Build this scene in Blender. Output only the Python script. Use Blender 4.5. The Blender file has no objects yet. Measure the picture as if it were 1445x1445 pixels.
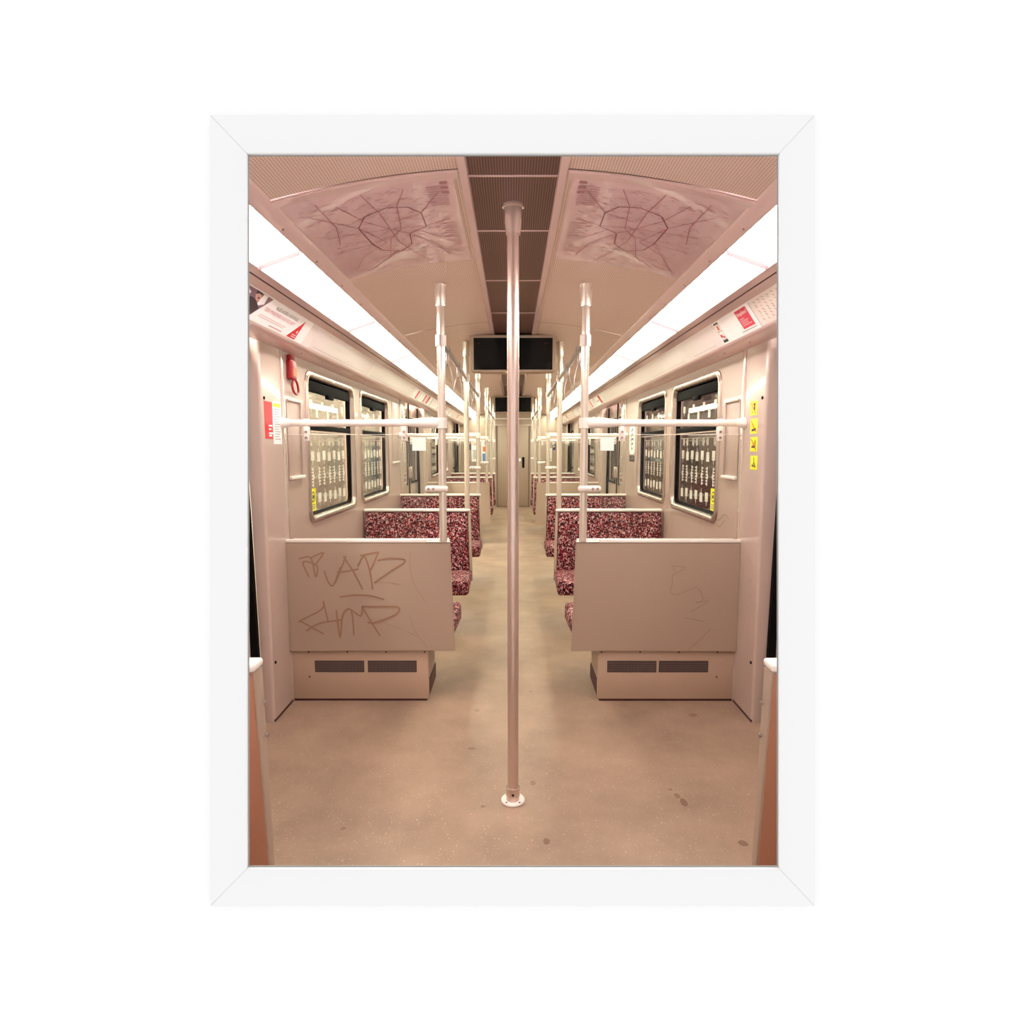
import bpy, bmesh, math, random
from mathutils import Vector, Matrix
random.seed(7)
SC = bpy.context.scene
COL = SC.collection
HC = 1.383                       # eye height above the carriage floor
PITCH = math.radians(6.14)
YAW = math.atan(1.5/850)
SECT = 5.33                      # length of one seating section with its doors

# ------------------------------------------------------------------ materials
MATS = {}
def nodemat(name):
    m = bpy.data.materials.new(name); m.use_nodes = True
    nt = m.node_tree
    b = nt.nodes['Principled BSDF']
    MATS[name] = m
    return m, nt, b
def srgb(r, g, b):
    f = lambda c: (c/255/12.92) if c/255 <= .04045 else ((c/255+.055)/1.055)**2.4
    return (f(r), f(g), f(b), 1)
def mat(name, col, rough=.5, metal=0., spec=.5, noise=0., nscale=4., bump=0., bscale=200., coat=0.):
    m, nt, b = nodemat(name)
    b.inputs['Base Color'].default_value = col
    b.inputs['Roughness'].default_value = rough
    b.inputs['Metallic'].default_value = metal
    b.inputs['Specular IOR Level'].default_value = spec
    b.inputs['Coat Weight'].default_value = coat
    tc = nt.nodes.new('ShaderNodeTexCoord')
    if noise > 0:
        n = nt.nodes.new('ShaderNodeTexNoise'); n.inputs['Scale'].default_value = nscale
        n.inputs['Detail'].default_value = 6
        nt.links.new(tc.outputs['Object'], n.inputs['Vector'])
        mx = nt.nodes.new('ShaderNodeMix'); mx.data_type = 'RGBA'
        mx.inputs['A'].default_value = tuple(c*(1-noise) for c in col[:3])+(1,)
        mx.inputs['B'].default_value = tuple(min(1, c*(1+noise*.6)) for c in col[:3])+(1,)
        nt.links.new(n.outputs['Fac'], mx.inputs['Factor'])
        nt.links.new(mx.outputs['Result'], b.inputs['Base Color'])
    if bump > 0:
        n2 = nt.nodes.new('ShaderNodeTexNoise'); n2.inputs['Scale'].default_value = bscale
        nt.links.new(tc.outputs['Object'], n2.inputs['Vector'])
        bp = nt.nodes.new('ShaderNodeBump'); bp.inputs['Strength'].default_value = bump
        bp.inputs['Distance'].default_value = .002
        nt.links.new(n2.outputs['Fac'], bp.inputs['Height'])
        nt.links.new(bp.outputs['Normal'], b.inputs['Normal'])
    return m
def emis(name, col, strength):
    m, nt, b = nodemat(name)
    b.inputs['Base Color'].default_value = col
    b.inputs['Emission Color'].default_value = col
    b.inputs['Emission Strength'].default_value = strength
    return m

W_PAINT = mat('cream_wall_paint', srgb(186, 162, 151), .32, noise=.07, nscale=3, coat=.15)
PILLAR = mat('cream_gloss_paint', srgb(194, 172, 160), .2, noise=.05, nscale=3, coat=.5)
PANEL = mat('beige_panel_laminate', srgb(170, 147, 129), .45, noise=.06, nscale=2.5)
BOXM = mat('beige_box_paint', srgb(188, 161, 139), .42, noise=.07, nscale=3)
RAILW = mat('pale_rail_paint', srgb(240, 230, 222), .3)
STEEL = mat('brushed_steel', srgb(216, 194, 182), .26, metal=.7, noise=.04, nscale=30)
POLEM = mat('satin_pole_steel', srgb(226, 214, 200), .22, metal=.55, noise=.03, nscale=30)
WFRAME = mat('window_frame_metal', srgb(186, 166, 154), .25, metal=.65)
STEELD = mat('satin_grey_metal', srgb(170, 155, 150), .35, metal=.8)
TRIM = mat('pink_cream_trim', srgb(224, 194, 190), .25, coat=.3)
ADWHITE = mat('glossy_white_panel', srgb(250, 240, 238), .2, noise=.02, nscale=5, coat=.4)
PAPER = mat('paper_white', srgb(253, 249, 247), .4)
PAPERT = mat('paper_cream', srgb(240, 228, 218), .4, noise=.05, nscale=20)
DARKLINE = mat('dark_seam', srgb(96, 62, 62), .6)
BLACK = mat('black_rubber', srgb(10, 7, 7), .8, spec=.12)
BLACKG = mat('black_glass', srgb(9, 9, 9), .12, spec=.25)
RED = mat('red_print', srgb(212, 30, 44), .4)
REDPLASTIC = mat('red_plastic', srgb(158, 18, 28), .3)
ORANGE = mat('orange_print', srgb(235, 110, 60), .4)
ROSE = mat('rose_print', srgb(226, 70, 92), .4)
YELLOW = mat('yellow_vinyl', srgb(248, 244, 36), .4)
INK = mat('ink_dark', srgb(58, 44, 48), .5)
INKGREY = mat('ink_grey', srgb(150, 130, 130), .5)
INKROSE = mat('ink_rose', srgb(198, 112, 128), .5)
PALEROSE = mat('ink_pale_rose', srgb(226, 190, 192), .5)
BLUE = mat('blue_print', srgb(92, 130, 190), .5)
NAVY = mat('navy_print', srgb(34, 36, 74), .5)
SKIN = mat('printed_skin', srgb(206, 160, 150), .5)
PURPLE = mat('printed_purple', srgb(140, 108, 122), .5)
GRAFF = mat('brown_marker', srgb(152, 116, 92), .6)
GRAFFL = mat('faded_brown_marker', srgb(158, 132, 114), .6)
LAMINATE = mat('orange_brown_laminate', srgb(178, 122, 96), .4, noise=.12, nscale=5)
PLINTH = mat('dark_red_plinth', srgb(70, 34, 30), .6)
WHITESTICK = mat('white_sticker', srgb(238, 244, 234), .4)
WALLWHITE = mat('white_plaster', (.93, .93, .93, 1), .9, spec=.1)
FRAMEW = mat('white_frame_lacquer', (.855, .855, .855, 1), .6, spec=.1)
GAPSHADE = mat('painted_gap_shade', srgb(150, 150, 148), .7)
VENTBAR = mat('vent_bar_paint', srgb(118, 100, 92), .5)
TUNNELD = mat('dark_tunnel', srgb(60, 52, 50), .9, noise=.3, nscale=2)
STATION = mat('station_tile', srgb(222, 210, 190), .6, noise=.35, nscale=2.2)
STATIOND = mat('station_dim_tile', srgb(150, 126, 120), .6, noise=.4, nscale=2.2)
TEAL = mat('teal_panel', srgb(86, 122, 138), .4)
LIGHTW = emis('lamp_white', (1, .925, .905, 1), 20)
LIGHTY = emis('lamp_cream', (.94, 1, .79, 1), 22)

def math_node(nt, op, a, b=None):
    n = nt.nodes.new('ShaderNodeMath'); n.operation = op
    for i, v in enumerate((a, b)):
        if v is None: continue
        if isinstance(v, (int, float)): n.inputs[i].default_value = v
        else: nt.links.new(v, n.inputs[i])
    return n.outputs[0]
def perforated():
    m, nt, b = nodemat('perforated_ceiling_sheet')
    tc = nt.nodes.new('ShaderNodeTexCoord'); sp = nt.nodes.new('ShaderNodeSeparateXYZ')
    nt.links.new(tc.outputs['Object'], sp.inputs[0])
    p = .0088
    u = math_node(nt, 'SUBTRACT', math_node(nt, 'FRACT', math_node(nt, 'DIVIDE', sp.outputs[0], p)), .5)
    v = math_node(nt, 'SUBTRACT', math_node(nt, 'FRACT', math_node(nt, 'DIVIDE', sp.outputs[1], p)), .5)
    d = math_node(nt, 'ADD', math_node(nt, 'MULTIPLY', u, u), math_node(nt, 'MULTIPLY', v, v))
    hole = math_node(nt, 'LESS_THAN', d, .075)
    mx = nt.nodes.new('ShaderNodeMix'); mx.data_type = 'RGBA'
    mx.inputs['A'].default_value = srgb(238, 214, 202); mx.inputs['B'].default_value = srgb(176, 138, 122)
    nt.links.new(hole, mx.inputs['Factor']); nt.links.new(mx.outputs['Result'], b.inputs['Base Color'])
    b.inputs['Roughness'].default_value = .4
    return m
PERF = perforated()
def grille():
    m, nt, b = nodemat('ribbed_dark_grille')
    tc = nt.nodes.new('ShaderNodeTexCoord'); sp = nt.nodes.new('ShaderNodeSeparateXYZ')
    nt.links.new(tc.outputs['Object'], sp.inputs[0])
    u = math_node(nt, 'FRACT', math_node(nt, 'DIVIDE', sp.outputs[0], .0085))
    s = math_node(nt, 'LESS_THAN', u, .5)
    w = math_node(nt, 'FRACT', math_node(nt, 'DIVIDE', sp.outputs[1], .012))
    s2 = math_node(nt, 'MULTIPLY', s, math_node(nt, 'ADD', math_node(nt, 'MULTIPLY', math_node(nt, 'LESS_THAN', w, .7), .5), .5))
    mx = nt.nodes.new('ShaderNodeMix'); mx.data_type = 'RGBA'
    mx.inputs['A'].default_value = srgb(128, 94, 84); mx.inputs['B'].default_value = srgb(70, 44, 40)
    nt.links.new(s2, mx.inputs['Factor']); nt.links.new(mx.outputs['Result'], b.inputs['Base Color'])
    b.inputs['Roughness'].default_value = .45
    return m
GRILLE = grille()
def fabric():
    m, nt, b = nodemat('speckled_red_moquette')
    tc = nt.nodes.new('ShaderNodeTexCoord')
    def thr(scale, off, t, dist):
        mp = nt.nodes.new('ShaderNodeMapping'); mp.inputs['Location'].default_value = off
        nt.links.new(tc.outputs['Object'], mp.inputs['Vector'])
        n = nt.nodes.new('ShaderNodeTexNoise'); n.inputs['Scale'].default_value = scale
        n.inputs['Detail'].default_value = 0; n.inputs['Distortion'].default_value = dist
        nt.links.new(mp.outputs[0], n.inputs['Vector'])
        return math_node(nt, 'GREATER_THAN', n.outputs['Fac'], t)
    def mix(f, A, B):
        mx = nt.nodes.new('ShaderNodeMix'); mx.data_type = 'RGBA'
        nt.links.new(f, mx.inputs['Factor'])
        for k, v in (('A', A), ('B', B)):
            if isinstance(v, tuple): mx.inputs[k].default_value = v
            else: nt.links.new(v, mx.inputs[k])
        return mx.outputs['Result']
    c = mix(thr(68, (3, 1, 9), .5, 1.), srgb(150, 34, 44), srgb(104, 24, 38))
    c = mix(thr(72, (31, 7, 2), .485, 1.4), c, srgb(26, 9, 18))
    c = mix(thr(76, (9, 40, 21), .625, 1.6), c, srgb(222, 178, 178))
    nt.links.new(c, b.inputs['Base Color'])
    b.inputs['Roughness'].default_value = .85; b.inputs['Specular IOR Level'].default_value = .2
    return m
FABRIC = fabric()
def floor_mat():
    m, nt, b = nodemat('speckled_linoleum')
    tc = nt.nodes.new('ShaderNodeTexCoord')
    n = nt.nodes.new('ShaderNodeTexNoise'); n.inputs['Scale'].default_value = 2.2; n.inputs['Detail'].default_value = 8
    n.inputs['Roughness'].default_value = .65
    nt.links.new(tc.outputs['Object'], n.inputs['Vector'])
    r = nt.nodes.new('ShaderNodeValToRGB')
    r.color_ramp.elements[0].position = .3; r.color_ramp.elements[0].color = srgb(132, 108, 90)
    r.color_ramp.elements[1].position = .7; r.color_ramp.elements[1].color = srgb(166, 138, 116)
    nt.links.new(n.outputs['Fac'], r.inputs[0])
    f = nt.nodes.new('ShaderNodeTexNoise'); f.inputs['Scale'].default_value = 130; f.inputs['Detail'].default_value = 2
    nt.links.new(tc.outputs['Object'], f.inputs['Vector'])
    fl = math_node(nt, 'GREATER_THAN', f.outputs['Fac'], .68)
    mx = nt.nodes.new('ShaderNodeMix'); mx.data_type = 'RGBA'
    nt.links.new(math_node(nt, 'MULTIPLY', fl, .45), mx.inputs['Factor']); nt.links.new(r.outputs[0], mx.inputs['A'])
    mx.inputs['B'].default_value = srgb(240, 220, 190)
    cur = mx.outputs['Result']
    # worn-in dark spots
    warp = nt.nodes.new('ShaderNodeTexNoise'); warp.inputs['Scale'].default_value = 25
    nt.links.new(tc.outputs['Object'], warp.inputs['Vector'])
    for (x, y, rx, ry, k) in ((.118, 1.99, .013, .019, .75), (.655, 2.27, .012, .02, .6), (.668, 2.225, .014, .03, .75), (.807, 1.98, .016, .016, .7),
                           (-.193, 2.649, .02, .014, .6), (.082, 2.36, .012, .02, .5), (-.115, 2.197, .012, .012, .45), (.935, 3.0, .025, .022, .5),
                           (.64, 2.315, .011, .008, .5), (-.62, 2.06, .01, .01, .5), (-.3, 4.9, .02, .02, .4), (.1, 3.3, .012, .012, .4), (-.19, 3.05, .014, .014, .4)):
        mp = nt.nodes.new('ShaderNodeMapping'); mp.vector_type = 'TEXTURE'
        mp.inputs['Location'].default_value = (x, y, 0); mp.inputs['Scale'].default_value = (rx, ry, 1)
        nt.links.new(tc.outputs['Object'], mp.inputs['Vector'])
        ln = nt.nodes.new('ShaderNodeVectorMath'); ln.operation = 'LENGTH'
        nt.links.new(mp.outputs[0], ln.inputs[0])
        d = math_node(nt, 'ADD', ln.outputs['Value'], math_node(nt, 'MULTIPLY', warp.outputs['Fac'], .9))
        mr = nt.nodes.new('ShaderNodeMapRange'); mr.inputs['From Min'].default_value = 1.5; mr.inputs['From Max'].default_value = 1.25
        mr.inputs['To Max'].default_value = k
        nt.links.new(d, mr.inputs['Value'])
        m2 = nt.nodes.new('ShaderNodeMix'); m2.data_type = 'RGBA'
        nt.links.new(mr.outputs[0], m2.inputs['Factor']); nt.links.new(cur, m2.inputs['A'])
        m2.inputs['B'].default_value = srgb(104, 66, 46)
        cur = m2.outputs['Result']
    nt.links.new(cur, b.inputs['Base Color'])
    b.inputs['Roughness'].default_value = .5
    return m
FLOORM = floor_mat()
def glass(name, tint, refl=.5):
    m, nt, b = nodemat(name)
    nt.nodes.remove(b)
    out = nt.nodes['Material Output']
    t = nt.nodes.new('ShaderNodeBsdfTransparent'); t.inputs[0].default_value = tint
    g = nt.nodes.new('ShaderNodeBsdfGlossy'); g.inputs['Roughness'].default_value = .02
    fr = nt.nodes.new('ShaderNodeFresnel'); fr.inputs['IOR'].default_value = 1.45
    mx = nt.nodes.new('ShaderNodeMixShader')
    nt.links.new(math_node(nt, 'MULTIPLY', fr.outputs[0], refl), mx.inputs[0])
    nt.links.new(t.outputs[0], mx.inputs[1]); nt.links.new(g.outputs[0], mx.inputs[2])
    nt.links.new(mx.outputs[0], out.inputs['Surface'])
    return m
CLEAR = glass('clear_screen_glass', (.97, .975, .965, 1), .6)
WINGLASS = glass('window_glass', (.94, .94, .91, 1), .9)
DOORGLASS = glass('door_glass', (.6, .6, .58, 1), .8)
def foil():
    m, nt, b = nodemat('frosted_film_print')
    b.inputs['Base Color'].default_value = srgb(248, 240, 228); b.inputs['Roughness'].default_value = .5
    b.inputs['Alpha'].default_value = .72
    return m
FOIL = foil()
def mapfilm():
    m, nt, b = nodemat('glossy_map_paper')
    tc = nt.nodes.new('ShaderNodeTexCoord')
    n = nt.nodes.new('ShaderNodeTexNoise'); n.inputs['Scale'].default_value = 5; n.inputs['Detail'].default_value = 5
    nt.links.new(tc.outputs['Object'], n.inputs['Vector'])
    mx = nt.nodes.new('ShaderNodeMix'); mx.data_type = 'RGBA'
    mx.inputs['A'].default_value = srgb(226, 188, 192); mx.inputs['B'].default_value = srgb(246, 222, 222)
    nt.links.new(n.outputs['Fac'], mx.inputs['Factor']); nt.links.new(mx.outputs['Result'], b.inputs['Base Color'])
    b.inputs['Roughness'].default_value = .16; b.inputs['Coat Weight'].default_value = .6
    return m
MAPFILM = mapfilm()
MAPINK = mat('map_line_ink', srgb(178, 118, 126), .3)
MAPINKL = mat('map_label_ink', srgb(190, 138, 144), .3)
MAPINKD = mat('map_ring_ink', srgb(152, 86, 94), .3)

# ------------------------------------------------------------------ mesh helpers
class MB:
    def __init__(s): s.bm = bmesh.new(); s.mats = []
    def mi(s, m):
        if m not in s.mats: s.mats.append(m)
        return s.mats.index(m)
    def face(s, pts, m, smooth=False):
        f = s.bm.faces.new([s.bm.verts.new(p) for p in pts]); f.material_index = s.mi(m); f.smooth = smooth; return f
    def box(s, x0, x1, y0, y1, z0, z1, m, bev=0., seg=2):
        x0, x1 = sorted((x0, x1)); y0, y1 = sorted((y0, y1)); z0, z1 = sorted((z0, z1))
        vs = [s.bm.verts.new((x, y, z)) for z in (z0, z1) for x, y in ((x0, y0), (x1, y0), (x1, y1), (x0, y1))]
        s._hex(vs, m, bev, seg)
    def hexa(s, lo, hi, m, bev=0., seg=2):
        """lo, hi: four points each, the two end loops of a box-like solid"""
        s._hex([s.bm.verts.new(p) for p in list(lo)+list(hi)], m, bev, seg)
    def _hex(s, vs, m, bev, seg):
        k = s.mi(m); fs = []
        for q in ((3, 2, 1, 0), (4, 5, 6, 7), (0, 1, 5, 4), (1, 2, 6, 5), (2, 3, 7, 6), (3, 0, 4, 7)):
            f = s.bm.faces.new([vs[i] for i in q]); f.material_index = k; fs.append(f)
        bmesh.ops.recalc_face_normals(s.bm, faces=fs)
        if bev > 0:
            es = list({e for f in fs for e in f.edges})
            r = bmesh.ops.bevel(s.bm, geom=es, offset=bev, segments=seg, affect='EDGES', profile=.5, clamp_overlap=True)
            for f in r['faces']: f.material_index = k; f.smooth = True
    def prism(s, loop, vec, m, bev=0., smooth=False):
        """closed polygon extruded along vec"""
        k = s.mi(m); v = Vector(vec)
        a = [s.bm.verts.new(p) for p in loop]; b = [s.bm.verts.new(Vector(p)+v) for p in loop]
        fs = [s.bm.faces.new(a), s.bm.faces.new(b[::-1])]
        n = len(a)
        for i in range(n):
            f = s.bm.faces.new((a[i], b[i], b[(i+1) % n], a[(i+1) % n])); f.smooth = smooth; fs.append(f)
        for f in fs: f.material_index = k
        bmesh.ops.recalc_face_normals(s.bm, faces=fs)
        if bev > 0:
            es = list({e for f in fs for e in f.edges})
            r = bmesh.ops.bevel(s.bm, geom=es, offset=bev, segments=2, affect='EDGES', clamp_overlap=True)
            for f in r['faces']: f.material_index = k; f.smooth = True
    def tube(s, pts, r, m, n=16, closed=False, radii=None, caps=True):
        pts = [Vector(p) for p in pts]; k = s.mi(m); rings = []; N = len(pts)
        up = None
        for i, p in enumerate(pts):
            a = pts[(i-1) % N] if (i or closed) else p; c = pts[(i+1) % N] if (i < N-1 or closed) else p
            t = (c-a).normalized()
            if up is None:
                up = Vector((0, 0, 1)) if abs(t.z) < .9 else Vector((1, 0, 0))
            u = (up - t*up.dot(t)).normalized(); w = t.cross(u); up = u
            rr = radii[i] if radii else r
            rings.append([s.bm.verts.new(p+(u*math.cos(2*math.pi*j/n)+w*math.sin(2*math.pi*j/n))*rr) for j in range(n)])
        for i in range(N if closed else N-1):
            A, B = rings[i], rings[(i+1) % N]
            for j in range(n):
                f = s.bm.faces.new((A[j], A[(j+1) % n], B[(j+1) % n], B[j])); f.smooth = True; f.material_index = k
        if caps and not closed:
            for R in (rings[0][::-1], rings[-1]):
                f = s.bm.faces.new(R); f.material_index = k
    def lathe(s, prof, c, m, n=24):
        """profile of (radius, z) about the vertical through c"""
        k = s.mi(m); rings = []
        for r, z in prof:
            rings.append([s.bm.verts.new((c[0]+r*math.cos(2*math.pi*j/n), c[1]+r*math.sin(2*math.pi*j/n), z)) for j in range(n)])
        for A, B in zip(rings, rings[1:]):
            for j in range(n):
                f = s.bm.faces.new((A[j], A[(j+1) % n], B[(j+1) % n], B[j])); f.smooth = True; f.material_index = k
        for R in (rings[0][::-1], rings[-1]):
            if (Vector(R[0].co)-Vector(R[n//2].co)).length > 1e-4:
                f = s.bm.faces.new(R); f.material_index = k
    def build(s, name, parent=None, sharp=True):
        me = bpy.data.meshes.new(name)
        bmesh.ops.recalc_face_normals(s.bm, faces=[f for f in s.bm.faces])
        s.bm.to_mesh(me); s.bm.free()
        for m in s.mats: me.materials.append(m)
        if parent is not None:
            base = parent
            off = Vector((0, 0, 0))
            while base is not None: off += base.location; base = base.parent
            me.transform(Matrix.Translation(-off))
        if sharp:
            try: me.set_sharp_from_angle(angle=math.radians(40))
            except Exception: pass
        o = bpy.data.objects.new(name, me); COL.objects.link(o)
        if parent is not None: o.parent = parent
        return o
def tag(o, label, cat, group=None):
    o['label'] = label; o['category'] = cat
    if group: o['group'] = group
    return o
def thing(name, label, cat, loc, group=None):
    o = bpy.data.objects.new(name, None); COL.objects.link(o); o.location = loc
    o.empty_display_size = .05
    return tag(o, label, cat, group)
def struct(o): o['kind'] = 'structure'; return o
def stroke(mb, pts, w, m, frame, off=.0008):
    """flat painted stroke along a polyline lying in frame (O, U, V, N)"""
    O, U, V, N = frame
    P = [Vector(p) for p in pts]
    for a, b in zip(P, P[1:]):
        d = (b-a)
        if d.length < 1e-6: continue
        d.normalize(); n = Vector((-d.y, d.x))*w/2; e = d*w*.3
        q = [a-e-n, b+e-n, b+e+n, a-e+n]; off += .00002
        mb.face([O+U*p.x+V*p.y+N*off for p in q], m)
def flat(mb, pts, m, frame, off=.0006):
    O, U, V, N = frame
    mb.face([O+U*p[0]+V*p[1]+N*off for p in pts], m)
def rect(mb, a0, a1, b0, b1, m, frame, off=.0006): flat(mb, [(a0, b0), (a1, b0), (a1, b1), (a0, b1)], m, frame, off)
def slab(mb, a0, a1, b0, b1, t, m, frame):
    O, U, V, N = frame
    lo = [O+U*a+V*b for a, b in ((a0, b0), (a1, b0), (a1, b1), (a0, b1))]
    mb.hexa(lo, [p+N*t for p in lo], m)
def smooth_path(p, k=6):
    P = [Vector(q).to_3d() for q in p]; out = []
    for i in range(len(P)-1):
        p0 = P[max(i-1, 0)]; p1 = P[i]; p2 = P[i+1]; p3 = P[min(i+2, len(P)-1)]
        for j in range(k):
            t = j/k
            out.append(.5*((2*p1)+(p2-p0)*t+(2*p0-5*p1+4*p2-p3)*t*t+(3*p1-p0-3*p2+p3)*t**3))
    out.append(P[-1])
    return [(q.x, q.y) for q in out]
def lettering(mb, text, a0, a1, b, h, m, frame, off=.001, slant=0.):
    """text whose baseline runs from (a0,b) to (a1,b) in the frame, letter height h (may be negative to run down)"""
    cu = bpy.data.curves.new('lettering', 'FONT'); cu.body = text
    ob = bpy.data.objects.new('lettering', cu); COL.objects.link(ob)
    dg = bpy.context.evaluated_depsgraph_get(); dg.update()
    me = bpy.data.meshes.new_from_object(ob.evaluated_get(dg))
    COL.objects.unlink(ob); bpy.data.objects.remove(ob); bpy.data.curves.remove(cu)
    if not me.vertices: return
    xs = [v.co.x for v in me.vertices]; x0, x1 = min(xs), max(xs); ys = [v.co.y for v in me.vertices]; H = max(ys) or 1
    O, U, V, N = frame; k = mb.mi(m)
    vs = [mb.bm.verts.new(O+U*(a0+(v.co.x-x0)/(x1-x0)*(a1-a0)+slant*v.co.y)+V*(b+v.co.y/H*h)+N*off) for v in me.vertices]
    for p in me.polygons:
        try:
            f = mb.bm.faces.new([vs[i] for i in p.vertices]); f.material_index = k
        except ValueError: pass
    bpy.data.meshes.remove(me)
def y0(z): return (1.046+(z-HC)*math.sin(PITCH))/math.cos(PITCH)   # where the carriage meets the back of the gallery wall
ORD = ['first', 'second', 'third', 'fourth', 'fifth', 'sixth', 'seventh', 'eighth', 'ninth', 'tenth', 'eleventh', 'twelfth']
SIDE = {-1: 'left', 1: 'right'}
END = 14.0

# ------------------------------------------------------------------ camera
cam = bpy.data.cameras.new('camera'); camo = bpy.data.objects.new('camera', cam); COL.objects.link(camo)
cam.sensor_width = 36; cam.lens = 36*850/1445; cam.clip_start = .05
ROT = Matrix.Rotation(YAW, 4, 'Z') @ Matrix.Rotation(math.pi/2-PITCH, 4, 'X')
camo.matrix_world = Matrix.Translation((0, 0, HC)) @ ROT
SC.camera = camo

# ------------------------------------------------------------------ white wall with the frame
px = lambda x: (x-722.5)/850
py = lambda y: (722.5-y)/850
RM = ROT.to_3x3()
def camp(x, y, z): return Vector((0, 0, HC)) + RM @ Vector((x, y, z))
ix0, ix1, iy0, iy1 = px(348), px(1100), py(1226), py(216)
ox0, ox1, oy0, oy1 = px(296), px(1150.5), py(1279.5), py(161.5)
FD, WT = 1.0, .010
c = camp((ox0+ox1)/2, (oy0+oy1)/2, -FD-WT)
fr = thing('picture_frame', 'large white mitred picture frame hung on the plain white wall', 'frame', c)
fr.rotation_euler = (0, 0, 0)
for q in ([(ox0, oy1), (ox1, oy1), (ix1, iy1), (ix0, iy1)], [(ox1, oy1), (ox1, oy0), (ix1, iy0), (ix1, iy1)],
          [(ox1, oy0), (ox0, oy0), (ix0, iy0), (ix1, iy0)], [(ox0, oy0), (ox0, oy1), (ix0, iy1), (ix0, iy0)]):
    mb = MB()
    mb.hexa([camp(x, y, -FD-WT) for x, y in q], [camp(x, y, -FD) for x, y in q], FRAMEW, bev=.0016, seg=2)
    mb.build('frame_bar', fr)
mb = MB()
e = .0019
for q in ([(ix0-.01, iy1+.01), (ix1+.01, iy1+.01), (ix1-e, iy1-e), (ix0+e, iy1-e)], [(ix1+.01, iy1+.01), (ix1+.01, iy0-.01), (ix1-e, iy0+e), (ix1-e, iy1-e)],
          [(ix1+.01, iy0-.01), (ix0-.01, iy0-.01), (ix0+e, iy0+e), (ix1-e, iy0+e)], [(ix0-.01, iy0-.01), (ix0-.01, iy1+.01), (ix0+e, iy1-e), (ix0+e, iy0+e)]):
    mb.hexa([camp(x, y, -FD-.0062) for x, y in q], [camp(x, y, -FD-.0048) for x, y in q], GAPSHADE)  # grey colour paints the shadow gap along the inner frame edge
o = mb.build('shadow_gap_strip', fr); o['label'] = 'thin grey strip standing in for the shadow gap inside the frame'
mb = MB()
e = .022
W = 2.4; H = 1.85
hole = [ix0-e, ix1+e, iy0-e, iy1+e]
for (a0, a1, b0, b1) in ((-W, hole[0], -H, H), (hole[1], W, -H, H), (hole[0], hole[1], hole[3], H), (hole[0], hole[1], -H, hole[2])):
    q = [(a0, b0), (a1, b0), (a1, b1), (a0, b1)]
    mb.hexa([camp(x, y, -FD-WT-.035) for x, y in q], [camp(x, y, -FD-WT-.0005) for x, y in q], WALLWHITE)
struct(mb.build('wall_front'))

# ------------------------------------------------------------------ carriage shell
def extrude_profile(mb, prof, ya, yb, m, smooth=False):
    """open profile of (x, z) pulled along Y; ya None = from the gallery wall"""
    k = mb.mi(m)
    A = [mb.bm.verts.new((x, y0(z) if ya is None else ya, z)) for x, z in prof]
    B = [mb.bm.verts.new((x, yb, z)) for x, z in prof]
    for i in range(len(prof)-1):
        f = mb.bm.faces.new((A[i], A[i+1], B[i+1], B[i])); f.material_index = k; f.smooth = smooth
def solid_profile(mb, loop, ya, yb, m):
    k = mb.mi(m); fs = []
    A = [mb.bm.verts.new((x, y0(z) if ya is None else ya, z)) for x, z in loop]
    B = [mb.bm.verts.new((x, yb, z)) for x, z in loop]
    n = len(loop)
    fs += [mb.bm.faces.new(A), mb.bm.faces.new(B[::-1])]
    for i in range(n): fs.append(mb.bm.faces.new((A[i], B[i], B[(i+1) % n], A[(i+1) % n])))
    for f in fs: f.material_index = k
WX = 1.208
mb = MB(); solid_profile(mb, [(-1.36, 0), (1.36, 0), (1.36, -.03), (-1.36, -.03)], None, END+.06, FLOORM); struct(mb.build('floor'))

WIN = [(3.54, 4.61), (4.78, 5.85), (3.54+SECT, 4.61+SECT), (4.78+SECT, 5.85+SECT)]
WZ = (.925, 1.835)
PILL = [(2.914, 3.19), (6.50, 6.82), (8.24, 8.52), (11.83, 12.12), (13.5, 13.78)]
DOORS = [(1.45, 2.914), (6.82, 8.24), (12.12, 13.5)]
for s in (-1, 1):
    mb = MB()
    X0, X1 = s*WX, s*(WX+.06)
    solid_profile(mb, [(X0, 0), (X1, 0), (X1, 1.95), (X0, 1.95)], None, 1.45, W_PAINT)
    for a, b, ws in ((3.10, 6.55, WIN[:2]), (8.45, 11.9, WIN[2:])):
        mb.box(X0, X1, a, b, 0, WZ[0]+.03, W_PAINT); mb.box(X0, X1, a, b, WZ[1]-.03, 1.95, W_PAINT)
        e = [a]+[v for w in ws for v in (w[0]+.03, w[1]-.03)]+[b]
        for i in range(0, len(e), 2): mb.box(X0, X1, e[i], e[i+1], WZ[0]+.03, WZ[1]-.03, W_PAINT)
    mb.box(X0, X1, 13.5, END+.05, 0, 1.95, W_PAINT)
    struct(mb.build('wall_'+SIDE[s]))
ntrim = [0]
def trimname(): ntrim[0] += 1; return 'trim_%d' % ntrim[0]
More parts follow.
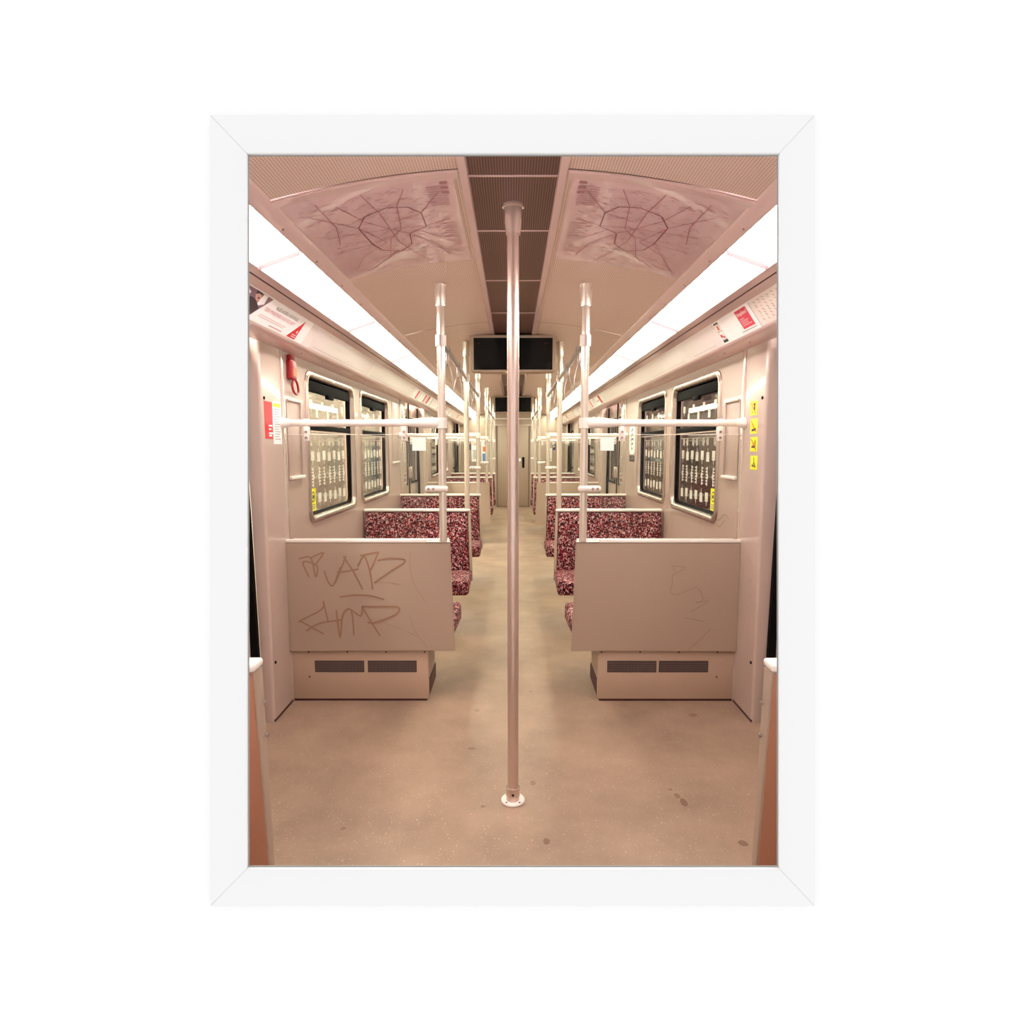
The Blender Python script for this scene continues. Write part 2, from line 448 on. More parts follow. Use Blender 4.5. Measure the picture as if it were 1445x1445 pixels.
for s in (-1, 1):
    for i, (a, b) in enumerate(PILL):
        mb = MB()
        # door pillar: inner face on the wall line, door side leaning slightly outwards
        near = i % 2 == 0
        xo = lambda z: s*(1.256+.017*z)
        def ring(z):
            r = .014; pts = []
            for t in range(5):
                t = t/4*math.pi/2
                pts.append((s*(WX-.004+r-r*math.cos(math.pi/2-t)), a+r-r*math.sin(math.pi/2-t)) if near else (s*(WX-.004+r-r*math.cos(math.pi/2-t)), b-r+r*math.sin(math.pi/2-t)))
            far = b if near else a
            nearv = a if near else b
            return [Vector((xo(z), nearv, z))]+[Vector((p[0], p[1], z)) for p in pts]+[Vector((s*(WX-.004), far, z)), Vector((xo(z), far, z))]
        A = [mb.bm.verts.new(p) for p in ring(0)]; B = [mb.bm.verts.new(p) for p in ring(1.93)]
        k = mb.mi(PILLAR); n = len(A)
        for j in range(n):
            f = mb.bm.faces.new((A[j], A[(j+1) % n], B[(j+1) % n], B[j])); f.material_index = k; f.smooth = 1 <= j <= 4
        mb.bm.faces.new(A).material_index = k; mb.bm.faces.new(B[::-1]).material_index = k
        # raised edge strip where the pillar meets the window wall
        ye = b if near else a
        mb.box(s*(WX-.009), s*(WX+.01), ye-.022, ye+.022, 0, 1.9, PILLAR, bev=.004)
        mb.box(s*(WX-.005), s*(WX+.04), a+.004, b-.004, 0, .012, PLINTH)
        # screw heads
        for z in (.30, 1.62):
            yy = a+.035 if near else b-.035
            mb.tube([(s*(WX-.004), yy, z), (s*(WX-.008), yy, z)], .008, BLACK, n=10)
        struct(mb.build(trimname()))
# coves: lamp trim, advert panel and ledge, one long moulding per side
def cz(x): return 2.228-.174*x*x
for s in (-1, 1):
    mb = MB()
    extrude_profile(mb, [(s*WX, 1.884), (s*1.20, 1.884), (s*1.118, 1.896), (s*1.104, 1.905), (s*1.100, 1.912)], None, END, TRIM)
    extrude_profile(mb, [(s*1.100, 1.912), (s*1.026, 2.018)], None, END, ADWHITE)
    extrude_profile(mb, [(s*1.026, 2.018), (s*1.021, 2.020), (s*.982, 2.029)], None, END, TRIM)
    extrude_profile(mb, [(s*.982, 2.029), (s*.982, 2.037), (s*.976, 2.037), (s*.976, 2.031)], None, END, DARKLINE)
    extrude_profile(mb, [(s*.976, 2.031), (s*.94, 2.040), (s*.938, 2.06)], None, END, TRIM)
    extrude_profile(mb, [(s*.783, 2.12), (s*.783, 2.098), (s*.775, 2.101), (s*.745, 2.126), (s*.742, 2.132)], None, END, TRIM)
    # small fastening screws along the trims
    for y in [2.1+.35*i for i in range(12)]:
        mb.tube([(s*.77, y, 2.108), (s*.768, y, 2.103)], .004, STEELD, n=8)
        mb.tube([(s*1.15, y+.2, 1.893), (s*1.149, y+.2, 1.886)], .004, STEELD, n=8)
    struct(mb.build(trimname()))
mb = MB()
segs = [None, 1.93, 4.18, 6.6, 8.9, 11.3, END]
for s in (-1, 1):
    for a, b in zip(segs, segs[1:]):
        prof = [(s*(.168+(.745-.168)*i/12), cz(.168+(.745-.168)*i/12)) for i in range(13)]
        extrude_profile(mb, prof, a if a is None else a+.003, b-.003, PERF, smooth=True)
    extrude_profile(mb, [(s*.168, 2.222), (s*.166, 2.218), (s*.142, 2.218), (s*.140, 2.236)], None, END, TRIM)
extrude_profile(mb, [(-.142, 2.234), (.142, 2.234)], None, END, GRILLE)
for y in (2.0, 2.485, 3.2, 3.95, 6.0, 7.2, 8.4):
    mb.box(-.14, .14, y-.004, y+.004, 2.231, 2.236, TRIM)
extrude_profile(mb, [(-1.36, 2.262), (1.36, 2.262)], None, END, DARKLINE)
struct(mb.build('ceiling'))
mb = MB(); mb.box(-1.36, 1.36, END, END+.05, 0, 2.3, PANEL); struct(mb.build('wall_end'))
# dark tunnel round the carriage
for s in (-1, 1):
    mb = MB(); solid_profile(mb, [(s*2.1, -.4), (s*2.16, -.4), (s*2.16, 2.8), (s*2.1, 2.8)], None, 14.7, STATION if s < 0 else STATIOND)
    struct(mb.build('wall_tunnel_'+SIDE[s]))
mb = MB(); solid_profile(mb, [(-2.16, 2.75), (2.16, 2.75), (2.16, 2.8), (-2.16, 2.8)], None, 14.7, TUNNELD); struct(mb.build('ceiling_tunnel'))
mb = MB(); solid_profile(mb, [(-2.16, -.4), (2.16, -.4), (2.16, -.45), (-2.16, -.45)], None, 14.7, TUNNELD); struct(mb.build('floor_tunnel'))
mb = MB(); mb.box(-2.16, 2.16, 14.65, 14.7, -.4, 2.8, TUNNELD); struct(mb.build('wall_tunnel_end'))

# ------------------------------------------------------------------ windows
def rr(y0_, y1_, z0, z1, r, n=6):
    out = []
    for cy, cz_, a in ((y1_-r, z0+r, -90), (y1_-r, z1-r, 0), (y0_+r, z1-r, 90), (y0_+r, z0+r, 180)):
        for i in range(n+1):
            t = math.radians(a+90*i/n); out.append((cy+r*math.cos(t), cz_+r*math.sin(t)))
    return out
def ringstrip(mb, s, rings, m):
    k = mb.mi(m)
    V = [[mb.bm.verts.new((s*x, y, z)) for y, z in loop] for x, loop in rings]
    n = len(V[0])
    for A, B in zip(V, V[1:]):
        for j in range(n):
            f = mb.bm.faces.new((A[j], A[(j+1) % n], B[(j+1) % n], B[j])); f.material_index = k; f.smooth = True
def motif_house(mb, fr_, a, b, up, k=1.):
    d = 1 if up else -1
    flat(mb, [(a-.030*k, b-d*.035*k), (a+.030*k, b-d*.035*k), (a+.030*k, b+d*.012*k), (a-.030*k, b+d*.012*k)], FOIL, fr_)
    flat(mb, [(a-.036*k, b+d*.014*k), (a+.036*k, b+d*.014*k), (a+.022*k, b+d*.026*k), (a-.022*k, b+d*.026*k)], FOIL, fr_)
    flat(mb, [(a-.006*k, b+d*.028*k), (a+.006*k, b+d*.028*k), (a+.002*k, b+d*.055*k), (a-.002*k, b+d*.055*k)], FOIL, fr_)
def motif_comb(mb, fr_, a, b, d, h=.085):
    rect(mb, a-.006, a+.006, b-h, b+h, FOIL, fr_)
    for i in range(6):
        z = b-h+.012+i*(2*h-.024)/5
        flat(mb, [(a-d*.030, z-.005), (a-d*.007, z-.005), (a-d*.007, z+.005), (a-d*.030, z+.005)], FOIL, fr_)
    flat(mb, [(a+d*.007, b-.02), (a+d*.020, b-.006), (a+d*.020, b+.006), (a+d*.007, b+.02)], FOIL, fr_)
nwin = 0
for s in (-1, 1):
    for wi, (a, b) in enumerate(WIN):
        nwin += 1
        z0, z1 = WZ
        root = bpy.data.objects.new('window_%d' % nwin, None); COL.objects.link(root); root.location = (s*WX, (a+b)/2, z0)
        struct(root)
        mb = MB()
        R = .085
        L = lambda d, r: rr(a+d, b-d, z0+d, z1-d, r)
        ringstrip(mb, s, [(WX+.002, L(0, R)), (WX-.008, L(.002, R)), (WX-.013, L(.008, R)), (WX-.013, L(.030, R-.02)), (WX-.009, L(.036, R-.025)), (WX-.001, L(.040, R-.03)), (WX+.016, L(.042, R-.031))], WFRAME)
        mb.build('window_frame', root)
        mb = MB()
        ringstrip(mb, s, [(WX+.016, L(.042, R-.031)), (WX+.045, L(.048, R-.035)), (WX+.047, L(.054, R-.04))], BLACK)
        zb = 1.505
        mb.box(s*(WX+.012), s*(WX+.046), a+.05, b-.05, zb-.018, zb+.016, BLACK, bev=.004)
        mb.box(s*(WX+.012), s*(WX+.046), a+.05, b-.05, z1-.115, z1-.05, BLACK, bev=.004)
        mb.box(s*(WX+.004), s*(WX+.03), (a+b)/2-.06, (a+b)/2+.06, z1-.14, z1-.112, BLACK, bev=.006)
        mb.build('rubber_seal', root)
        mb = MB(); mb.box(s*(WX+.008), s*(WX+.014), a+.06, b-.06, zb-.030, zb-.022, STEEL); mb.build('hopper_rail', root)
        mb = MB(); mb.box(s*(WX+.050), s*(WX+.056), a+.04, b-.04, z0+.04, z1-.04, WINGLASS); pane = mb.build('window_pane', root)
        frm = (Vector((s*(WX+.0485), a, 0)), Vector((0, 1, 0)), Vector((0, 0, 1)), Vector((-s, 0, 0)))
        mb = MB()
        n = 8; w = (b-a-.16)/n
        for j in range(n):
            x = .08+(j+.5)*w
            motif_house(mb, frm, x, 1.325, j % 2 == 0, 1.0)
            motif_house(mb, frm, x, 1.055, j % 2 == 1, 1.0)
            motif_comb(mb, frm, x, 1.195, 1 if j % 2 else -1, .062)
            if j % 2 == 0: motif_comb(mb, frm, x+.02, 1.42, 1, .03); motif_comb(mb, frm, x+.09, 1.42, -1, .03)
            motif_house(mb, frm, x, 1.60+.05*(j % 2), j % 2 == 0, .8)
        rect(mb, .07, b-a-.07, 1.443, 1.449, FOIL, frm)
        mb.build('film_print', pane)
        if wi % 2 == 0:
            # eye-catching yellow camera notice in the lower near corner
            fy = (Vector((s*(WX+.047), a+.175, 0)), Vector((0, 1, 0)), Vector((0, 0, 1)), Vector((-s, 0, 0)))
            mb = MB(); slab(mb, 0, .10, .985, 1.125, .001, YELLOW, fy)
            for k in range(14):
                t0, t1 = 2*math.pi*k/14, 2*math.pi*(k+1)/14
                flat(mb, [(.05+.034*math.cos(t0), 1.073+.034*math.sin(t0)), (.05+.034*math.cos(t1), 1.073+.034*math.sin(t1)), (.05+.026*math.cos(t1), 1.073+.026*math.sin(t1)), (.05+.026*math.cos(t0), 1.073+.026*math.sin(t0))], INK, fy, .0016)
            rect(mb, .036, .058, 1.061, 1.085, INK, fy, .0016); flat(mb, [(.058, 1.069), (.07, 1.061), (.07, 1.085), (.058, 1.077)], INK, fy, .0016)
            for q in (1.02, 1.008, .996): rect(mb, .015, .085, q, q+.006, INKGREY, fy, .0016)
            o = mb.build('warning_sticker', root); o['label'] = 'yellow sticker with black ring symbol'
# ------------------------------------------------------------------ doors
nd = 0
for s in (-1, 1):
    for di, (a, b) in enumerate(DOORS):
        nd += 1
        root = bpy.data.objects.new('door_%d' % nd, None); COL.objects.link(root); root.location = (s*1.30, (a+b)/2, 0); struct(root)
        mid = (a+b)/2; X0, X1 = s*1.298, s*1.33
        for h, (p, q) in enumerate(((a-.02, mid-.012), (mid+.012, b+.02))):
            mb = MB(); t = .13
            mb.box(X0, X1, p, q, 0, .95, PILLAR); mb.box(X0, X1, p, q, 1.72, 1.97, PILLAR)
            mb.box(X0, X1, p, p+t, .95, 1.72, PILLAR); mb.box(X0, X1, q-t, q, .95, 1.72, PILLAR)
            leaf = mb.build('door_leaf', root)
            mb = MB(); mb.box(s*1.292, s*1.30, p+t-.03, p+t, .92, 1.75, BLACK); mb.box(s*1.292, s*1.30, q-t, q-t+.03, .92, 1.75, BLACK)
            mb.box(s*1.292, s*1.30, p+t, q-t, .92, .95, BLACK); mb.box(s*1.292, s*1.30, p+t, q-t, 1.72, 1.75, BLACK); mb.build('pane_seal', leaf)
            mb = MB(); mb.box(s*1.31, s*1.316, p+t, q-t, .95, 1.72, DOORGLASS); mb.build('door_pane', leaf)
            hy = q-.06 if h == 0 else p+.06
            mb = MB(); mb.box(s*1.268, s*1.298, hy-.014, hy+.014, 1.0, 1.14, STEEL, bev=.006); mb.build('door_handle', leaf)
        mb = MB(); mb.box(s*1.288, s*1.332, mid-.012, mid+.012, 0, 1.97, BLACK)
        for e, d in ((a, 1), (b, -1)):
            mb.hexa([(s*1.256, e+d*.004, .0), (s*1.300, e+d*.004, 0), (s*1.300, e+d*.03, 0), (s*1.256, e+d*.03, 0)],
                    [(s*1.288, e+d*.004, 1.9), (s*1.332, e+d*.004, 1.9), (s*1.332, e+d*.03, 1.9), (s*1.288, e+d*.03, 1.9)], BLACK)
        mb.build('door_seal', root)

# ------------------------------------------------------------------ ceiling lights
LY = [None]+[2.30+1.22*i for i in range(10)]
for s in (-1, 1):
    for i in range(len(LY)):
        a = LY[i]; b = LY[i+1] if i+1 < len(LY) else END
        a = 1.19 if a is None else a
        t = thing('ceiling_light', '%s white light panel from the front in the %s ceiling row' % (ORD[i], SIDE[s]), 'light', (s*.86, (a+b)/2, 2.08), 'light panels of the %s ceiling row' % SIDE[s])
        lo = [(s*.782, a+.006, 2.100), (s*.938, a+.006, 2.045), (s*.938, b-.006, 2.045), (s*.782, b-.006, 2.100)]
        mb = MB(); mb.hexa(lo, [(x, y, z+.008) for x, y, z in lo], LIGHTW if a < 3.4 else LIGHTY); mb.build('diffuser', t)
        lo = [(s*.784, b-.0025, 2.085), (s*.937, b-.0025, 2.031), (s*.937, b+.0025, 2.031), (s*.784, b+.0025, 2.085)]
        mb = MB(); mb.hexa(lo, [(x, y, z+.022) for x, y, z in lo], DARKLINE); mb.build('divider_strip', t)

# ------------------------------------------------------------------ ceiling maps
def arcpt(x, y, off=.002): return Vector((x, y, cz(abs(x))-off))
def arcline(mb, p, q, w, m, off=.0035, n=6):
    p, q = Vector(p), Vector(q); d = q-p
    if d.length < 1e-5: return
    nrm = Vector((-d.y, d.x)).normalized()*w/2
    k = max(1, min(n, int(abs(d.x)/.05)+1)); mi_ = mb.mi(m)
    L = [mb.bm.verts.new(arcpt((p+d*i/k+nrm).x, (p+d*i/k+nrm).y, off)) for i in range(k+1)]
    R = [mb.bm.verts.new(arcpt((p+d*i/k-nrm).x, (p+d*i/k-nrm).y, off)) for i in range(k+1)]
    for i in range(k):
        f = mb.bm.faces.new((L[i], L[i+1], R[i+1], R[i])); f.material_index = mi_
for s in (-1, 1):
    t = thing('route_map', 'pink tinted network map on the %s half of the ceiling' % SIDE[s], 'map', (s*.45, 2.35, 2.19), 'maps on the ceiling')
    xa, xb, ya, yb = .188, .735, 1.985, 2.80
    mb = MB(); k = mb.mi(MAPFILM); N = 14
    lo = [[mb.bm.verts.new(arcpt(s*(xa+(xb-xa)*i/N), y, .0018)) for i in range(N+1)] for y in (ya, yb)]
    hi = [[mb.bm.verts.new(arcpt(s*(xa+(xb-xa)*i/N), y, .0004)) for i in range(N+1)] for y in (ya, yb)]
    for i in range(N):
        for q in ((lo[0][i], lo[0][i+1], lo[1][i+1], lo[1][i]), (hi[0][i], hi[0][i+1], hi[1][i+1], hi[1][i]), (lo[0][i], lo[0][i+1], hi[0][i+1], hi[0][i]), (lo[1][i], lo[1][i+1], hi[1][i+1], hi[1][i])):
            f = mb.bm.faces.new(q); f.material_index = k; f.smooth = True
    mb.build('map_sheet', t)
    mb = MB()
    for (y_a, y_b) in ((1.940, 1.980),):
        k = mb.mi(TRIM)
        P = [[mb.bm.verts.new(arcpt(s*(.17+(.745-.17)*i/N), y, o)) for i in range(N+1)] for y, o in ((y_a, .0), (y_a, .006), (y_b, .006), (y_b, .0))]
        for A, B in zip(P, P[1:]):
            for i in range(N):
                f = mb.bm.faces.new((A[i], A[i+1], B[i+1], B[i])); f.material_index = k
    mb.build('map_clamp_bar', t)
    # generic network: a ring, crossing lines, small station ticks and labels. (u along +Y, v from the aisle side outwards)
    mb = MB()
    P = lambda u, v: (s*(xa+(xb-xa)*v), ya+(yb-ya)*u)
    ring = [(.22, .32), (.30, .25), (.46, .25), (.52, .38), (.66, .40), (.74, .50), (.68, .62), (.58, .66), (.36, .68), (.25, .60), (.2, .45)]
    for p, q in zip(ring, ring[1:]+ring[:1]): arcline(mb, P(*p), P(*q), .0045, MAPINKD)
    for path in ([(.05, .30), (.2, .38), (.45, .42), (.55, .52), (.8, .60), (.95, .82)], [(.1, .72), (.3, .62), (.42, .50), (.52, .38), (.7, .22), (.9, .15)],
                 [(.04, .55), (.25, .5), (.6, .48), (.85, .38), (.96, .3)], [(.4, .9), (.42, .68), (.45, .25), (.4, .08)], [(.15, .9), (.36, .68), (.58, .56), (.72, .78), (.9, .9)],
                 [(.6, .95), (.58, .66), (.5, .45)], [(.1, .1), (.3, .25), (.36, .45)], [(.86, .05), (.74, .25), (.74, .5), (.8, .75)], [(.05, .82), (.3, .80), (.5, .86)], [(.62, .05), (.6, .2), (.5, .3)]):
        for p, q in zip(path, path[1:]): arcline(mb, P(*p), P(*q), .0035, MAPINK)
    rnd = random.Random(3)
    for i in range(330):
        u, v = rnd.uniform(.04, .95), rnd.uniform(.05, .94)
        l = rnd.uniform(.018, .05)
        arcline(mb, P(u, v), P(u+rnd.choice((0, .012)), v+l), .003, MAPINKL, .003)
    for i in range(9): arcline(mb, P(.06+i*.022, .05), P(.06+i*.022, .17), .006, MAPINKL, .003)
    for i in range(14): arcline(mb, P(.45+i*.03, .04), P(.45+i*.03, rnd.uniform(.1, .18)), .006, MAPINKL, .003)
    for u in (.03, .075, .12):
        arcline(mb, P(u, .04), P(u, .085), .02, MAPINK, .003)
    mb.build('map_print', t)

# ------------------------------------------------------------------ poles, rails, straps
def lug(mb, c, r, m): mb.tube([(c[0], c[1]-.006, c[2]), (c[0], c[1]+.004, c[2])], r, m, n=10)
t = thing('grab_pole', 'tall steel pole standing alone in the middle of the open floor', 'pole', (0, 2.235, 0))
mb = MB(); mb.tube([(0, 2.235, .008), (0, 2.235, 2.17)], .0212, STEEL, n=28); mb.build('pole', t)
mb = MB(); mb.lathe([(.0, 0), (.0455, 0), (.047, .002), (.047, .005), (.045, .008), (.026, .008)], (0, 2.235), RAILW, 32)
for k in range(4):
    A = math.radians(45+90*k); mb.lathe([(.0, .0084), (.004, .0084), (.004, .009)], (.036*math.cos(A), 2.235+.036*math.sin(A)), INK, 10)
mb.build('floor_flange', t)
mb = MB(); mb.lathe([(.026, .006), (.026, .052), (.0275, .058), (.0212, .058)], (0, 2.235), STEEL, 28); mb.tube([(0, 2.2105, .038), (0, 2.2075, .038)], .005, BLACK, n=10); mb.build('collar', t)
mb = MB(); mb.lathe([(.0212, 2.135), (.026, 2.135), (.030, 2.17), (.033, 2.222), (.038, 2.226), (.038, 2.234)], (0, 2.235), STEEL, 28); mb.build('ceiling_cup', t)
PX = .370
POLES = [(3.16, .89), (4.84, .885), (6.40, .885), (3.16+SECT, .89), (4.84+SECT, .885), (6.40+SECT, .885)]
PWHERE = ['rising from the near %s partition', 'on the second bench back of the near %s section', 'at the %s rear end of the near section, by the far doors',
          'on the far %s partition beyond the doors', 'on the second bench back of the far %s section', 'last on the %s, close to the end wall']
for s in (-1, 1):
    for i, (y, zb) in enumerate(POLES):
        t = thing('grab_pole', 'cream steel pole '+PWHERE[i] % SIDE[s], 'pole', (s*PX, y, zb), 'poles along the %s of the aisle' % SIDE[s])
        zc = cz(PX)
        mb = MB(); mb.tube([(s*PX, y, zb-.002), (s*PX, y, 2.12)], .0205, POLEM, n=20); mb.build('pole', t)
        mb = MB(); mb.lathe([(.0205, 2.095), (.026, 2.095), (.027, 2.10), (.030, 2.18), (.033, zc-.002)], (s*PX, y), POLEM, 20); mb.build('ceiling_cup', t)
        mb = MB(); mb.lathe([(.0205, 1.895), (.028, 1.897), (.028, 1.952), (.0205, 1.954)], (s*PX, y), RAILW, 20); mb.box(s*PX-.004, s*PX+.004, y-.031, y+.031, 1.899, 1.95, STEELD); mb.build('rail_clamp', t)
        if i in (0, 2, 3, 5):
            mb = MB(); x1 = s*(PX-.028); x2 = s*(PX+.090)
            yb = y-.012
            mb.box(x1, x2, yb-.020, yb+.030, 1.152, 1.182, RAILW, bev=.012, seg=3)
            for k in (.045, .07): lug(mb, (s*(PX+k), yb-.018, 1.167), .007, STEELD)
            mb.build('glass_bracket', t)
    for k, (ya, yb) in enumerate(((3.16, 6.40), (3.16+SECT, 6.40+SECT))):
        w = ('near', 'far')[k]
        t = thing('overhead_rail', 'grey overhead strap rail running along the %s %s pole tops' % (w, SIDE[s]), 'rail', (s*PX, (ya+yb)/2, 1.925))
        mb = MB(); mb.tube([(s*PX, ya+.02, 1.925), (s*PX, yb-.02, 1.925)], .0145, STEELD, n=14); mb.build('rail_tube', t)
        for y in (ya+.30, ya+.95, ya+1.95, ya+2.65):
            mb = MB(); mb.tube([(s*PX, y-.02, 1.925), (s*PX, y+.02, 1.925)], .0195, STEELD, n=14); mb.build('strap_sleeve', t)
        for j, y in enumerate((ya+.30, ya+.95, ya+1.95, ya+2.65)):
            h = thing('hanging_strap', '%s grey wire strap loop from the front on the %s %s rail' % (ORD[j], w, SIDE[s]), 'strap', (s*PX, y, 1.68), 'strap loops on the %s %s rail' % (w, SIDE[s]))
            A = math.radians(32)*s
            U = Vector((math.cos(A), math.sin(A)*s, 0))
            O = Vector((s*PX, y, 0))
            pts = []
            for q in range(25):
                f = q/24; ang = 2*math.pi*f
                zz = 1.765+.088*-math.cos(ang+math.pi)*1.0
                wd = .042*math.sin(ang)*(1-.55*(zz-1.68)/.17)
                pts.append(O+U*wd+Vector((0, 0, zz)))
            mb = MB(); mb.tube(pts[:-1], .0032, STEELD, n=8, closed=True); mb.build('loop', h)
            mb = MB(); mb.box(s*PX-.008, s*PX+.008, y-.012, y+.012, 1.845, 1.912, STEELD, bev=.004); mb.build('hanger', h)
    # cross bars with glass draught screens
    for k, (y, w) in enumerate(((3.16, 'near partition'), (6.40, 'bench back beside the far doors'), (3.16+SECT, 'far partition'), (6.40+SECT, 'last bench back'))):
        zb = 1.508
        t = thing('grab_bar', 'white horizontal bar above the glass on the %s %s' % (SIDE[s], w), 'bar', (s*.79, y, zb), 'cross bars above the glass screens')
        mb = MB(); mb.tube([(s*(PX+.02), y, zb), (s*(WX-.004), y, zb)], .0178, RAILW, n=18); mb.build('bar_tube', t)
        mb = MB(); mb.tube([(s*(PX+.015), y, zb), (s*(PX+.10), y, zb), (s*(PX+.17), y, zb)], .026, RAILW, n=18, radii=[.028, .026, .0185]); mb.lathe([(.0205, zb-.027), (.028, zb-.027), (.028, zb+.027), (.0205, zb+.027)], (s*PX, y), RAILW, 20); mb.build('pole_fitting', t)
        mb = MB(); mb.tube([(s*(WX-.006), y, zb), (s*(WX-.016), y, zb), (s*(WX-.05), y, zb)], .03, RAILW, n=18, radii=[.030, .028, .0195]); mb.build('wall_fitting', t)
        for x in (1.073, .565):
            mb = MB(); mb.tube([(s*(x-.014), y, zb), (s*(x+.014), y, zb)], .0215, RAILW, n=16)
            mb.box(s*x-.014, s*x+.014, y-.014, y+.014, 1.415, zb-.012, RAILW, bev=.005)
            for z in (1.432, 1.462): lug(mb, (s*x, y-.014, z), .007, STEELD)
            mb.build('glass_clamp', t)
        g = thing('glass_screen', 'clear glass draught screen standing on the %s %s' % (SIDE[s], w), 'glass', (s*.82, y, .9), 'glass draught screens')
        mb = MB(); mb.box(s*(WX-.022), s*.458, y-.003, y+.003, .897, 1.447, CLEAR); mb.build('glass_pane', g)
        mb = MB(); mb.box(s*(WX-.02), s*.458, y-.0035, y+.0035, 1.4472, 1.4495, RAILW); mb.build('polished_edge', g)
        if k == 0:
            mb = MB(); mb.box(s*.455, s*.525, y-.0045, y-.0032, 1.365, 1.435, WHITESTICK)
            o = mb.build('square_sticker', g); o['label'] = 'square white sticker at the top inner corner'

# ------------------------------------------------------------------ partitions, heater boxes
GL = [[(-1.134,.795),(-1.073,.799),(-1.051,.698),(-1.042,.757),(-1.115,.777),(-1.086,.696)],[(-1.073,.799),(-1.005,.827),(-1.046,.767)],[(-1.003,.727),(-.985,.671),(-.963,.648),(-.94,.686),(-.918,.747)],[(-.918,.747),(-.946,.671)],[(-.899,.807),(-.85,.727),(-.803,.631)],[(-.934,.722),(-.885,.727),(-.825,.739)],[(-.887,.807),(-.903,.767),(-.946,.666)],[(-.824,.757),(-.789,.807),(-.761,.727),(-.749,.631)],[(-.808,.812),(-.724,.829),(-.719,.817),(-.761,.727)],[(-.715,.787),(-.651,.797),(-.582,.792),(-.582,.772),(-.652,.727),(-.738,.666)],[(-.923,.587),(-.854,.597),(-.764,.595),(-.69,.575)],[(-1.014,.565),(-1.025,.519),(-1.139,.458),(-1.127,.448),(-1.02,.386)],[(-1.014,.563),(-.992,.453)],[(-1.109,.402),(-1.038,.443),(-.917,.463)],[(-.946,.514),(-.93,.366),(-.911,.494),(-.866,.514),(-.855,.381)],[(-.866,.519),(-.817,.484),(-.806,.535)],[(-.806,.537),(-.768,.463),(-.715,.376)],[(-.806,.537),(-.736,.535),(-.617,.533),(-.627,.494),(-.738,.448),(-.778,.448)]]
GL2 = [[(-.738,.666),(-.663,.666),(-.604,.656)],[(-.553,.489),(-.529,.402),(-.461,.311)],[(-.708,.453),(-.579,.402),(-.5,.361)],[(-.542,.832),(-.548,.767),(-.53,.666),(-.472,.565)]]
GR = [[(.841,.757),(.915,.747),(.852,.707),(.849,.667),(.84,.616),(.875,.601),(.914,.616),(.944,.627)],[(.944,.627),(.983,.637),(1.015,.576),(.976,.556),(1.045,.566),(.948,.505)],[(.919,.474),(.979,.464),(1.019,.454)],[(1.06,.413),(1.002,.351),(.944,.295)],[(.846,.757),(.862,.727)]]
for s in (-1, 1):
    for k, y in enumerate((3.15, 3.15+SECT)):
        lab = ('graffitied beige partition panel, %s of the centre pole' if s < 0 else 'beige partition panel with faint scrawl, %s of the centre pole') % SIDE[s] if k == 0 else 'small plain beige partition beyond the far %s doors' % SIDE[s]
        t = thing('partition_panel', lab, 'partition', (s*.78, y, .29), 'beige partitions facing the doors')
        f = lambda x, z: (s*x, y, z)
        mb = MB(); mb.prism([f(1.205, .287), f(.312, .290), f(.318, .40), f(.334, .880), f(1.205, .880)], (0, .02, 0), PANEL, bev=.003); pan = mb.build('panel', t)
        mb = MB(); mb.box(s*1.205, s*.458, y-.002, y+.022, .881, .897, RAILW, bev=.003); mb.build('top_rail', t)
        mb = MB(); mb.box(s*.458, s*.334, y, y+.02, .880, .885, STEELD); mb.build('top_plate', t)
        if k == 0:
            frm = (Vector((0, y-.0006, 0)), Vector((1, 0, 0)), Vector((0, 0, 1)), Vector((0, -1, 0)))
            mb = MB()
            if s < 0:
                for i, p in enumerate(GL): stroke(mb, smooth_path(p, 4), .0088, GRAFF, frm, .0008+.00007*i)
                for p in GL2: stroke(mb, smooth_path(p, 5), .0035, GRAFFL, frm)
            else:
                for p in GR: stroke(mb, smooth_path(p, 5), .0055, GRAFFL, frm)
            o = mb.build('graffiti', pan); o['label'] = 'scrawled brown marker tag'
            # skirting of screws along the lower edge
        b0 = y+.022
        h = thing('heater_box', ('%s beige heater box with two dark vents under the partition' if k == 0 else 'far %s beige heater box under the small partition') % SIDE[s], 'heater', (s*.83, b0+.2, 0), 'heater boxes')
        mb = MB(); mb.box(s*1.206, s*.462, b0, b0+.03, .012, .286, BOXM, bev=.003); fp = mb.build('front_plate', h)
        mb = MB(); mb.box(s*1.2, s*.474, b0+.03, b0+.36, .03, .285, PANEL); mb.build('casing', h)
        mb = MB(); mb.box(s*1.2, s*.472, b0+.004, b0+.37, 0, .012, PLINTH); mb.box(s*.474, s*.468, b0+.03, b0+.36, .0, .085, PLINTH)
        mb.build('plinth', h)
        if k == 0:
            for xa, xb in (((-1.079, -.811), (-.790, -.525)) if s < 0 else ((.513, .780), (.794, 1.062))):
                z0, z1 = .164, .228
                mb = MB(); mb.box(xa, xb, b0-.0015, b0+.002, z0, z1, INK)
                n = 5
                for i in range(1, n):
                    z = z0+(z1-z0)*i/n; mb.box(xa, xb, b0-.003, b0-.0015, z-.0011, z+.0011, VENTBAR)
                for i in range(1, 34):
                    x = xa+(xb-xa)*i/34; mb.box(x-.0009, x+.0009, b0-.0028, b0-.0015, z0, z1, VENTBAR)
                mb.build('vent_grille', fp)
            mb = MB()
            for x, z in ((1.11, .277), (.90, .277), (.69, .277), (.48, .277), (1.11, .138)):
                mb.tube([(s*x, b0+.001, z), (s*x, b0-.004, z)], .0045, DARKLINE, n=8)
            mb.build('screw_heads', fp)

